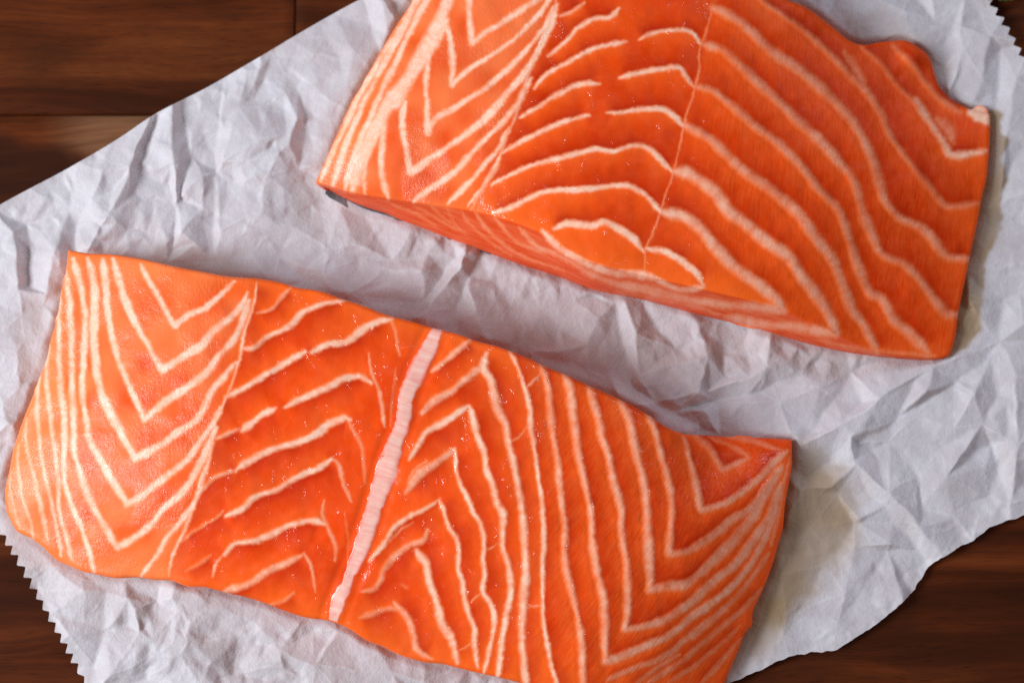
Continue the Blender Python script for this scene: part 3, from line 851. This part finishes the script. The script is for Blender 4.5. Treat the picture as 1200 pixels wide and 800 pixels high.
RIDGE = catmull(pts("370 214 415 226 478 236 552 247 607 262 640 276 684 304 752 322 824 339 870 350 922 365 984 394 1035 414 1101 420"), 3)
BOT = catmull(pts("370 214 385 222 405 233 429 243 452 250 470 258 497 268 530 281 566 294 607 309 662 327 697 340 752 351 794 362 835 373 880 383 916 394 952 404 994 413 1049 420 1080 422 1101 421"), 3)


def upp_height(ra, H):
    X, Y = ra.X, ra.Y
    # the cut side: height falls from the ridge to the paper
    ry = np.interp(X, RIDGE[:, 0], RIDGE[:, 1]); by = np.interp(X, BOT[:, 0], BOT[:, 1])
    top = tps([c for c in upp_ctrl if c[2] > 12 or c[1] < 0], X, Y)
    rt = np.clip(by - ry, 4, 100)
    q = np.clip((Y - ry) / rt, -1, 1)
    side = 5.5 + (top - 5.5) * (1 - np.clip(q, 0, 1)) ** 0.7
    w = sstep(-0.05, 0.03, q) * sstep(372, 384, X)
    relief = H - tps(upp_ctrl, X, Y)
    base = top + relief
    H2 = base * (1 - w) + (side + relief * 0.4) * w
    # folded flap of thin belly at the upper right
    H2 = H2 + 9 * np.exp(-(((X - 1072) / 16) ** 2 + ((Y - 66) / 14) ** 2))
    return H2


def upp_attrs(X, Y, d):
    spine = X - (650 - (Y - 0) * 0.40)
    leftpart = sstep(6, -8, spine)
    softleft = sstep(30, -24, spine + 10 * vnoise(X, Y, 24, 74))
    ry = np.interp(X, RIDGE[:, 0], RIDGE[:, 1])
    below = sstep(-1, 4, Y - ry)
    right = sstep(780, 860, X)
    stripe = sstep(470, 400, X + 0.5 * (Y - 100))
    return dict(
        wet=np.clip(0.12 + 0.9 * leftpart * (1 - below) * sstep(0.2, 0.7, 0.5 + 0.6 * vnoise(X, Y, 26, 72)), 0, 1),
        fibre=np.clip(0.08 + 0.55 * right * (1 - below), 0, 1),
        drops=np.clip((1 - leftpart) * (1 - below) * (1 - sstep(800, 860, X)), 0, 1) * 0.8,
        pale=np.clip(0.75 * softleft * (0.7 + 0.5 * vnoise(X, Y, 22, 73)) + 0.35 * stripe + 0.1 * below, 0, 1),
        sideface=below * 0.9,
        edge2=np.where(Y < ry, np.exp(-(ry - Y) / 42.0), 0) * sstep(480, 560, X) * sstep(960, 880, X),  # orange above the ridge: light through the thin front edge, painted in
        edgef=(1.0 - 0.55 * sstep(880, 960, X)) * (1 - 0.8 * below))


def upp_skin(p):
    sh = np.zeros_like(p)
    m = (p[:, 1] > 205) & (p[:, 0] < 1110) & (p[:, 0] > 404)
    k = sstep(400, 425, p[:, 0]) * (0.6 + 0.4 * sstep(560, 500, p[:, 0]))
    sh[m, 1] = (1.9 * k * sstep(760, 560, p[:, 0]) - 1.5 * sstep(560, 760, p[:, 0]))[m]
    # hidden sides sit under the flesh
    m2 = ~m
    sh[m2, 0] = np.where(p[m2, 0] > 800, -14, 10); sh[m2, 1] = 14
    return sh


upp_root, upp_ra, upp_H, upp_poly = build_fillet(
    "salmon_fillet", "raw salmon fillet behind, without a white band, running off the upper edge",
    "530 -95 620 -120 720 -115 820 -70 880 -28 922 0 938 6 952 14 967 26 980 36 992 46 1005 52 1016 53 1030 50 1049 48 1062 48 1073 54 1086 64 1092 76 1096 90 1100 101 1110 113 1120 120 1136 128 1150 131 1160 134",
    "370 214 385 222 405 233 429 243 452 250 470 258 497 268 530 281 566 294 607 309 662 327 697 340 752 351 794 362 835 373 880 383 916 394 952 404 994 413 1049 420 1080 422 1101 421 1112 417",
    "530 -95 512 -50 481 5 468 25 456 44 443 66 431 88 419 110 407 132 396 156 385 181 377 198 370 214",
    "1160 134 1160 160 1158 190 1155 214 1150 234 1145 262 1139 289 1131 328 1123 366 1120 390 1116 408 1112 417",
    upp_ctrl, UPP, M_UP, (350, -140, 1190, 440), 780, 430,
    lambda X, Y: 4.5 + 0 * X, 4.0,
    dict(thin=0.85, broad=lambda q: float(q.split()[-2]) > 900, deepside=lambda q: float(q.split()[-2]) > 900, flank=lambda X, Y: 0.7 * sstep(830, 700, X), glow_side=lambda d, P, st: -1 if st < 0 else 0, height=upp_height, attrs=upp_attrs, centre=(770, 190), skin_shift=upp_skin))

# ------------------------------------------------------------------ parchment
def serrate(P, tooth, depth, side, seed):
    P = resample(P, int(np.linalg.norm(np.diff(P, axis=0), axis=1).sum() / 1.2))
    al = np.r_[0, np.cumsum(np.linalg.norm(np.diff(P, axis=0), axis=1))]
    tg = np.gradient(P, axis=0); tg /= np.linalg.norm(tg, axis=1)[:, None]
    nr = np.stack([-tg[:, 1], tg[:, 0]], 1) * side
    ph = (al + 2.5 * vnoise(al, 0 * al, 24, seed)) / tooth
    fr = ph - np.floor(ph)
    saw = np.where(fr < 0.62, fr / 0.62, (1 - fr) / 0.38)
    dp = depth * (1 + 0.3 * vnoise(al, 0 * al, 18, seed + 1))
    return P + nr * ((saw - 0.5) * dp)[:, None]


def build_paper():
    ra = Raster(-260, -380, 1520, 1130, 1.25)
    X, Y = ra.X, ra.Y
    rnd = random.Random(21)
    P = []; E = []; HH = []
    # creases that can be followed in the photograph: (x, y, height in px) ridges and valleys
    man = [
     [(182,126,9),(152,196,14),(127,250,14),(104,296,12)],
     [(72,195,0),(84,215,0),(80,250,1),(88,292,2)],
     [(178,150,3),(160,206,2),(166,236,1),(192,262,3)],
     [(200,124,10),(205,190,11),(213,271,10)],
     [(212,128,2),(228,180,0),(212,232,0),(205,290,1)],
     [(213,271,10),(196,285,5),(178,296,3)],
     [(263,88,1),(259,150,1),(256,200,1),(249,306,1)],
     [(286,82,8),(280,128,8),(262,188,7)],
     [(216,228,5),(240,206,8),(290,185,8),(335,158,6)],
     [(310,58,8),(301,84,8),(290,110,7)],
     [(318,62,2),(308,92,1),(296,118,2)],
     [(332,108,6),(345,140,9),(340,168,9)],
     [(348,110,1),(356,150,0),(352,200,1)],
     [(322,182,8),(316,205,8),(311,218,6)],
     [(16,270,8),(20,300,9),(24,336,7)],
     [(34,262,0),(32,300,0),(33,330,0)],
     [(425,0,2),(455,40,8),(470,60,4)],
     [(442,-10,10),(470,34,9)],
     [(545,285,9),(538,312,9),(520,335,7),(500,362,6)],
     [(534,300,1),(520,320,0),(496,356,1)],
     [(560,300,1),(548,322,2),(540,345,2)],
     [(545,334,8),(556,362,9),(568,396,8)],
     [(534,360,1),(532,380,0),(530,392,0)],
     [(575,330,2),(600,360,1),(620,392,2)],
     [(605,310,6),(632,362,2),(652,402,1)],
     [(660,316,8),(690,340,7),(720,352,5)],
     [(700,346,3),(698,372,8),(712,398,3)],
     [(730,352,8),(745,392,9),(752,440,8)],
     [(722,372,1),(735,410,1),(744,452,2)],
     [(625,412,5),(660,408,9),(690,404,6)],
     [(640,420,1),(668,426,0),(690,436,2)],
     [(770,470,6),(820,456,9),(880,440,6)],
     [(790,482,1),(840,468,0),(890,458,1)],
     [(820,380,7),(830,420,8),(822,456,5)],
     [(845,372,1),(848,410,1),(850,440,2)],
     [(905,390,7),(900,430,8),(870,470,6)],
     [(1095,430,7),(1030,468,8),(985,500,8),(940,520,7)],
     [(1120,450,2),(1050,490,1),(1000,520,2)],
     [(998,512,8),(1002,545,7),(1040,590,6)],
     [(1040,575,9),(1075,620,8),(1104,652,7)],
     [(1046,610,3),(1070,645,2),(1090,665,3)],
     [(1000,640,7),(990,690,8),(985,730,6)],
     [(920,720,7),(915,745,8),(905,768,6)],
     [(930,722,3),(950,750,3),(960,762,4)],
     [(1110,560,8),(1150,500,6),(1190,470,7)],
     [(1190,440,8),(1195,520,9),(1185,590,7)],
     [(1130,60,7),(1100,120,6),(1092,150,5)],
     [(1163,44,9),(1150,90,8),(1140,120,6)],
     [(1172,60,2),(1168,110,2),(1164,130,3)],
     [(1010,-10,7),(1030,30,6)],
     [(1188,90,7),(1180,150,8),(1172,240,7)],
     [(95,690,6),(125,690,3),(150,680,4)],
     [(152,700,8),(158,712,8),(160,740,6)],
     [(205,700,8),(216,712,7),(245,712,7),(300,712,6)],
     [(210,715,6),(222,750,8),(238,778,6)],
     [(100,725,2),(125,735,1),(150,728,2)],
     [(280,745,3),(250,775,7),(235,805,8)],
     [(300,728,6),(330,760,7),(350,790,4)],
     [(395,740,6),(372,780,8),(360,820,6)],
     [(440,760,8),(460,790,6),(470,830,6)],
     [(10,380,7),(30,400,5),(55,395,5)],
     [(5,470,6),(25,450,7),(40,430,4)],
     [(110,230,6),(120,200,10),(128,190,9)],
    ]
    rnd2 = random.Random(5)
    for c in man:
        i0 = len(P)
        for (x, y, h) in c:
            P.append(Vector((x + rnd2.uniform(-1, 1), y + rnd2.uniform(-1, 1)))); HH.append(h * 1.6)
        E += [(i0 + k, i0 + k + 1) for k in range(len(c) - 1)]
    manp = np.array([(p.x, p.y) for p in P])
    sp = 32
    y = -400
    while y < 1150:
        x = -290
        while x < 1550:
            q = np.array([x + rnd.uniform(-.5, .5) * sp * 1.1, y + rnd.uniform(-.5, .5) * sp * 1.1])
            if np.min(np.hypot(*(manp - q).T)) > 17:
                P.append(Vector(q)); HH.append(6.0 + rnd.gauss(0, 4.0))
            x += sp
        y += sp
    out = delaunay_2d_cdt(P, E, [], 0, 1e-4, True)
    vv, _, ff, ov = out[0], out[1], out[2], out[3]
    VX = np.array([(p.x, p.y) for p in vv])
    VH = np.array([np.mean([HH[i] for i in o]) if len(o) else 4.0 for o in ov])

    def fill(H, VX, VH, ff):
        for f in ff:
            a, b, c = VX[f[0]], VX[f[1]], VX[f[2]]
            i0 = max(0, int((min(a[0], b[0], c[0]) - ra.x0) / ra.px)); i1 = min(ra.nx, int((max(a[0], b[0], c[0]) - ra.x0) / ra.px) + 2)
            j0 = max(0, int((min(a[1], b[1], c[1]) - ra.y0) / ra.px)); j1 = min(ra.ny, int((max(a[1], b[1], c[1]) - ra.y0) / ra.px) + 2)
            if i1 <= i0 or j1 <= j0: continue
            x = WX[j0:j1, i0:i1]; yy = WY[j0:j1, i0:i1]
            x = X[j0:j1, i0:i1]; yy = Y[j0:j1, i0:i1]
            det = (b[1] - c[1]) * (a[0] - c[0]) + (c[0] - b[0]) * (a[1] - c[1])
            if abs(det) < 1e-6: continue
            l1 = ((b[1] - c[1]) * (x - c[0]) + (c[0] - b[0]) * (yy - c[1])) / det
            l2 = ((c[1] - a[1]) * (x - c[0]) + (a[0] - c[0]) * (yy - c[1])) / det
            l3 = 1 - l1 - l2
            m = (l1 >= -1e-3) & (l2 >= -1e-3) & (l3 >= -1e-3)
            h = l1 * VH[f[0]] + l2 * VH[f[1]] + l3 * VH[f[2]]
            H[j0:j1, i0:i1] = np.where(m, h, H[j0:j1, i0:i1])
    WX, WY = X, Y
    H = np.full(X.shape, 4.0); fill(H, VX, VH, ff)
    # second, finer crumple
    CRS = np.zeros(X.shape)
    re = random.Random(77)
    for e in out[1]:
        if re.random() < 0.35: continue
        a, b = VX[e[0]], VX[e[1]]; amt = re.uniform(0.25, 1.0)
        f = line_fields(ra, np.array([a, b]), 5)
        if f is None: continue
        sl, D, _, AL = f
        L = np.linalg.norm(b - a) + 1e-6
        CRS[sl] = np.maximum(CRS[sl], amt * np.exp(-(D / 1.15) ** 2) * np.clip(1.2 - np.abs(AL / L - re.uniform(.2, .8)) * 1.6, 0, 1))
    H2 = np.zeros(X.shape)
    P2 = []; h2 = []
    sp = 13; y = -400
    while y < 1150:
        x = -290
        while x < 1550:
            P2.append(Vector((x + rnd.uniform(-.6, .6) * sp, y + rnd.uniform(-.6, .6) * sp))); h2.append(rnd.gauss(0, 1.3))
            x += sp
        y += sp
    o2 = delaunay_2d_cdt(P2, [], [], 0, 1e-4, True)
    fill(H2, np.array([(p.x, p.y) for p in o2[0]]), np.array([h2[o[0]] if len(o) else 0 for o in o2[3]]), o2[2])
    amp2 = 0.35 + 0.65 * sstep(-0.2, 0.5, vnoise(X, Y, 90, 81))
    # bend the straight facet edges a little
    wx = X + 3.5 * vnoise(X, Y, 40, 82) + 1.2 * vnoise(X, Y, 12, 83); wy = Y + 3.5 * vnoise(X, Y, 40, 84) + 1.2 * vnoise(X, Y, 12, 85)
    H = ra.sample(H, wx, wy); H2 = ra.sample(H2, wx, wy); CRS = ra.sample(CRS, wx, wy)
    H = H + 0.9 * CRS
    def blur(A, n):
        for _ in range(n):
            A = (np.roll(A, 1, 0) + 2 * A + np.roll(A, -1, 0)) / 4; A = (np.roll(A, 1, 1) + 2 * A + np.roll(A, -1, 1)) / 4
        return A
    H = 0.6 * H + 0.4 * blur(H, 2)
    H = 6 + (H - 6) * (0.62 + 0.5 * sstep(-0.5, 0.4, vnoise(X, Y, 170, 88)))
    H = H + blur(H2, 1) * amp2
    # long soft swells
    H = H + 1.6 * vnoise(X, Y, 150, 86) + 2.0
    H = np.maximum(H, 0.8 + 0.25 * vnoise(X, Y, 20, 87))
    # pressed flat under the fillets
    near = np.full(X.shape, 1.0)
    for poly in (low_poly, upp_poly):
        dd = np.full(X.shape, 60.0); f = line_fields(ra, np.vstack([poly, poly[:1]]), 60); dd[f[0]] = np.minimum(dd[f[0]], f[1])
        dd = np.where(inside(poly, X, Y), -dd, dd)
        near = np.minimum(near, sstep(-9, 9, dd))
    H = 1.6 + (H - 1.6) * near
    H = np.where(near < 0.02, 1.6, H)
    # grease soaked out right of the fillets; fainter brown tints along their upper edges
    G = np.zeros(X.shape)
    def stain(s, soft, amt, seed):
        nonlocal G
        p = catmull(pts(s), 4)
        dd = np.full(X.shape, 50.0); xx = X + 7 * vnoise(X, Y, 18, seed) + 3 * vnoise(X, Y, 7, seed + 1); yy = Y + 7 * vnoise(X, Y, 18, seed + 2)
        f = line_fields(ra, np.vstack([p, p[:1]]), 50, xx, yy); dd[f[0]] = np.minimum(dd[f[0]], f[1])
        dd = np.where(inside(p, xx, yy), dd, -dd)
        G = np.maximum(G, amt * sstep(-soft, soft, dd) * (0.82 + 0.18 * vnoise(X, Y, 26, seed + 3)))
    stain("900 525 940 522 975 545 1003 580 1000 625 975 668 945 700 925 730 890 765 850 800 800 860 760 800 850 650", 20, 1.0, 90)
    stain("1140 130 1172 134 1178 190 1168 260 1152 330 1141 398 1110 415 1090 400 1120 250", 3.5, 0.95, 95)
    stain("120 300 215 292 300 318 330 345 200 340", 12, 0.30, 99)  # faint brown tint along the upper edge of the lower fillet
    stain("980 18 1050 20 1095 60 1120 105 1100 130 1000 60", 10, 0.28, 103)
    # edges of the sheet
    top = catmull(pts("-175 330 -90 286 0 240 40 219 90 191 140 160 180 134 240 103 300 69 360 34 420 1 500 -44 700 -150 1000 -305"), 4)
    n = len(top); al = np.arange(n) * 4.0
    top = top + np.stack([0 * al, 1.4 * vnoise(al, 0 * al, 60, 110)], 1)
    bot = catmull(pts("262 1085 500 975 600 925 700 874 760 846 815 819 860 797 890 785 920 770 950 764 975 762 1000 748 1028 730 1050 712 1070 692 1090 662 1106 652 1125 640 1140 634 1165 615 1200 603 1260 575 1340 532 1425 480"), 1.5)
    al = np.r_[0, np.cumsum(np.linalg.norm(np.diff(bot, axis=0), axis=1))]
    bot = bot + np.stack([0.9 * vnoise(al, 0 * al, 7, 112), 1.3 * vnoise(al, 0 * al, 9, 113) + 0.6 * vnoise(al, 0 * al, 3, 114)], 1)
    lef = serrate(catmull(pts("-175 330 -120 422 -60 522 0 622 22 658 52 712 84 770 100 800 150 888 262 1085"), 3), 14.5, 7.5, 1, 120)
    rig = serrate(catmull(pts("1000 -305 1080 -150 1150 -18 1163 6 1180 33 1196 62 1212 90 1270 195 1425 480"), 3), 13.5, 7.5, -1, 130)
    nu, nv = 900, 760
    G4 = coons(top, bot, lef, rig, nu, nv)
    gu, gv = G4[..., 0], G4[..., 1]
    h = ra.sample(H, gu, gv)
    V = unproject(gu, gv, h * S).reshape(-1, 3)
    at = dict(crease=ra.sample(CRS, gu, gv).ravel(), grease_tint=np.clip(ra.sample(G, gu, gv), 0, 1).ravel())
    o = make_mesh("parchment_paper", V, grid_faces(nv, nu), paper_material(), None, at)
    o["label"] = "crumpled white parchment sheet with serrated ends under both salmon fillets"
    o["category"] = "parchment paper"
    return o


build_paper()

# ------------------------------------------------------------------ wooden table top
M_WOOD = wood_material()
table = empty("tabletop", (0, 0, 0), "dark reddish brown wooden table top of joined planks", None, kind="structure")


def plank(v0, v1, u0, u1, seed):
    """one board between two joints, photograph pixels on the table plane"""
    nx, ny = 90, 26
    a = unproject(u0, (v0 + v1) / 2, 0); b = unproject(u1, (v0 + v1) / 2, 0)
    yt = unproject(600, v0, 0)[1]; yb = unproject(600, v1, 0)[1]
    x0, x1 = a[0], b[0]
    gap = 0.0001
    xs = np.linspace(x0 + gap, x1 - gap, nx); ys = np.linspace(yt - gap, yb + gap, ny)
    XX, YY = np.meshgrid(xs, ys)
    ex = np.minimum(np.minimum(YY - ys[-1], ys[0] - YY), np.minimum(XX - xs[0], xs[-1] - XX))
    ys2 = np.r_[ys[0], ys[0] - 0.0006, ys[1:-1], ys[-1] + 0.0006, ys[-1]]
    xs2 = np.r_[xs[0], xs[0] + 0.0006, xs[1:-1], xs[-1] - 0.0006, xs[-1]]
    XX, YY = np.meshgrid(xs2, ys2)
    Z = -0.0004 + 0 * XX
    Z[0] -= 0.0006; Z[-1] -= 0.0006; Z[:, 0] -= 0.0006; Z[:, -1] -= 0.0006
    V = np.stack([XX, YY, Z], -1).reshape(-1, 3)
    nyy, nxx = XX.shape
    F = grid_faces(nyy, nxx)
    loop = np.r_[np.arange(nxx), (np.arange(1, nyy) * nxx + nxx - 1), ((nyy - 1) * nxx + np.arange(nxx - 2, -1, -1)), (np.arange(nyy - 2, 0, -1) * nxx)]
    lo = V[loop].copy(); lo[:, 2] = -0.02
    idx = len(V) + np.arange(len(loop))
    F = np.vstack([F, np.stack([loop, np.roll(loop, -1), np.roll(idx, -1), idx], 1)])
    V = np.vstack([V, lo])
    # pale sapwood and dark heart figure, in photograph pixels
    px = V[:, 0] / S + 600; py = 400 - V[:, 1] / S
    sap = np.zeros(len(V)); dark = np.zeros(len(V))
    if v0 == JOINT:
        t = (px - 20) / 150
        sap = 0.8 * sstep(-0.02, 0.5, t) * sstep(8, -8, (py - JOINT - 8) - 36 * t + 12 * vnoise(px, py, 40, 141)) * 0.5 * sstep(1.9, 1.3, t)
        dark = 0.75 * sstep(0, 12, (py - JOINT - 8) - 36 * t) * sstep(130, 60, py - JOINT) * sstep(300, 150, px)
    return make_mesh("plank", V, F, M_WOOD, table, dict(sap=sap, dark=dark), smooth=False)


JOINT = 134
for v0, v1, cuts in ((-620, -246, (-700, 180, 1300, 2000)), (-246, JOINT, (-900, 347, 1700)), (JOINT, 505, (-800, 900, 1900)), (505, 884, (-900, 1900)), (884, 1300, (-700, 500, 1900))):
    for a, b in zip(cuts[:-1], cuts[1:]):
        plank(v0, v1, a, b, 0)

# ------------------------------------------------------------------ green leaf peeping in at the top right corner
def build_leaf():
    m = NT("leaf_green")
    co = m.obj()
    m.l.new(m.ramp(m.noise(co, 300, 3), [(0.3, (0.022, 0.040, 0.006)), (0.7, (0.05, 0.085, 0.012))]), m.b.inputs["Base Color"])
    m.b.inputs["Roughness"].default_value = 0.5
    nu, nv = 31, 11
    V = []
    for i in range(nu):
        t = i / (nu - 1)
        w = 15 * math.sin(math.pi * t ** 0.8) + 0.6
        for j in range(nv):
            c = j / (nv - 1) * 2 - 1
            z = 9 + 5 * abs(c) + 4 * math.sin(t * 3) - 3.0 * math.exp(-(c * 6) ** 2) + 1.0 * math.sin(t * 40 + abs(c) * 5) * abs(c)
            V.append(((1148 + 70 * t) , (-18.5 + 4 * math.sin(t * 3)) + w * c * (1 + 0.06 * math.sin(t * 60)), z))
    V = np.array(V)
    W = unproject(V[:, 0], V[:, 1], V[:, 2] * S)
    lo = W.copy(); lo[:, 2] -= 0.0004
    F = grid_faces(nu, nv); n = len(W)
    loop = np.r_[np.arange(nv), (np.arange(1, nu) * nv + nv - 1), ((nu - 1) * nv + np.arange(nv - 2, -1, -1)), (np.arange(nu - 2, 0, -1) * nv)]
    F = np.vstack([F, F[:, ::-1] + n, np.stack([loop, np.roll(loop, -1), np.roll(loop, -1) + n, loop + n], 1)])
    o = make_mesh("leaf", np.vstack([W, lo]), F, m.m, None)
    o["label"] = "green leaf lying at the top right corner, mostly outside the picture"
    o["category"] = "leaf"


build_leaf()
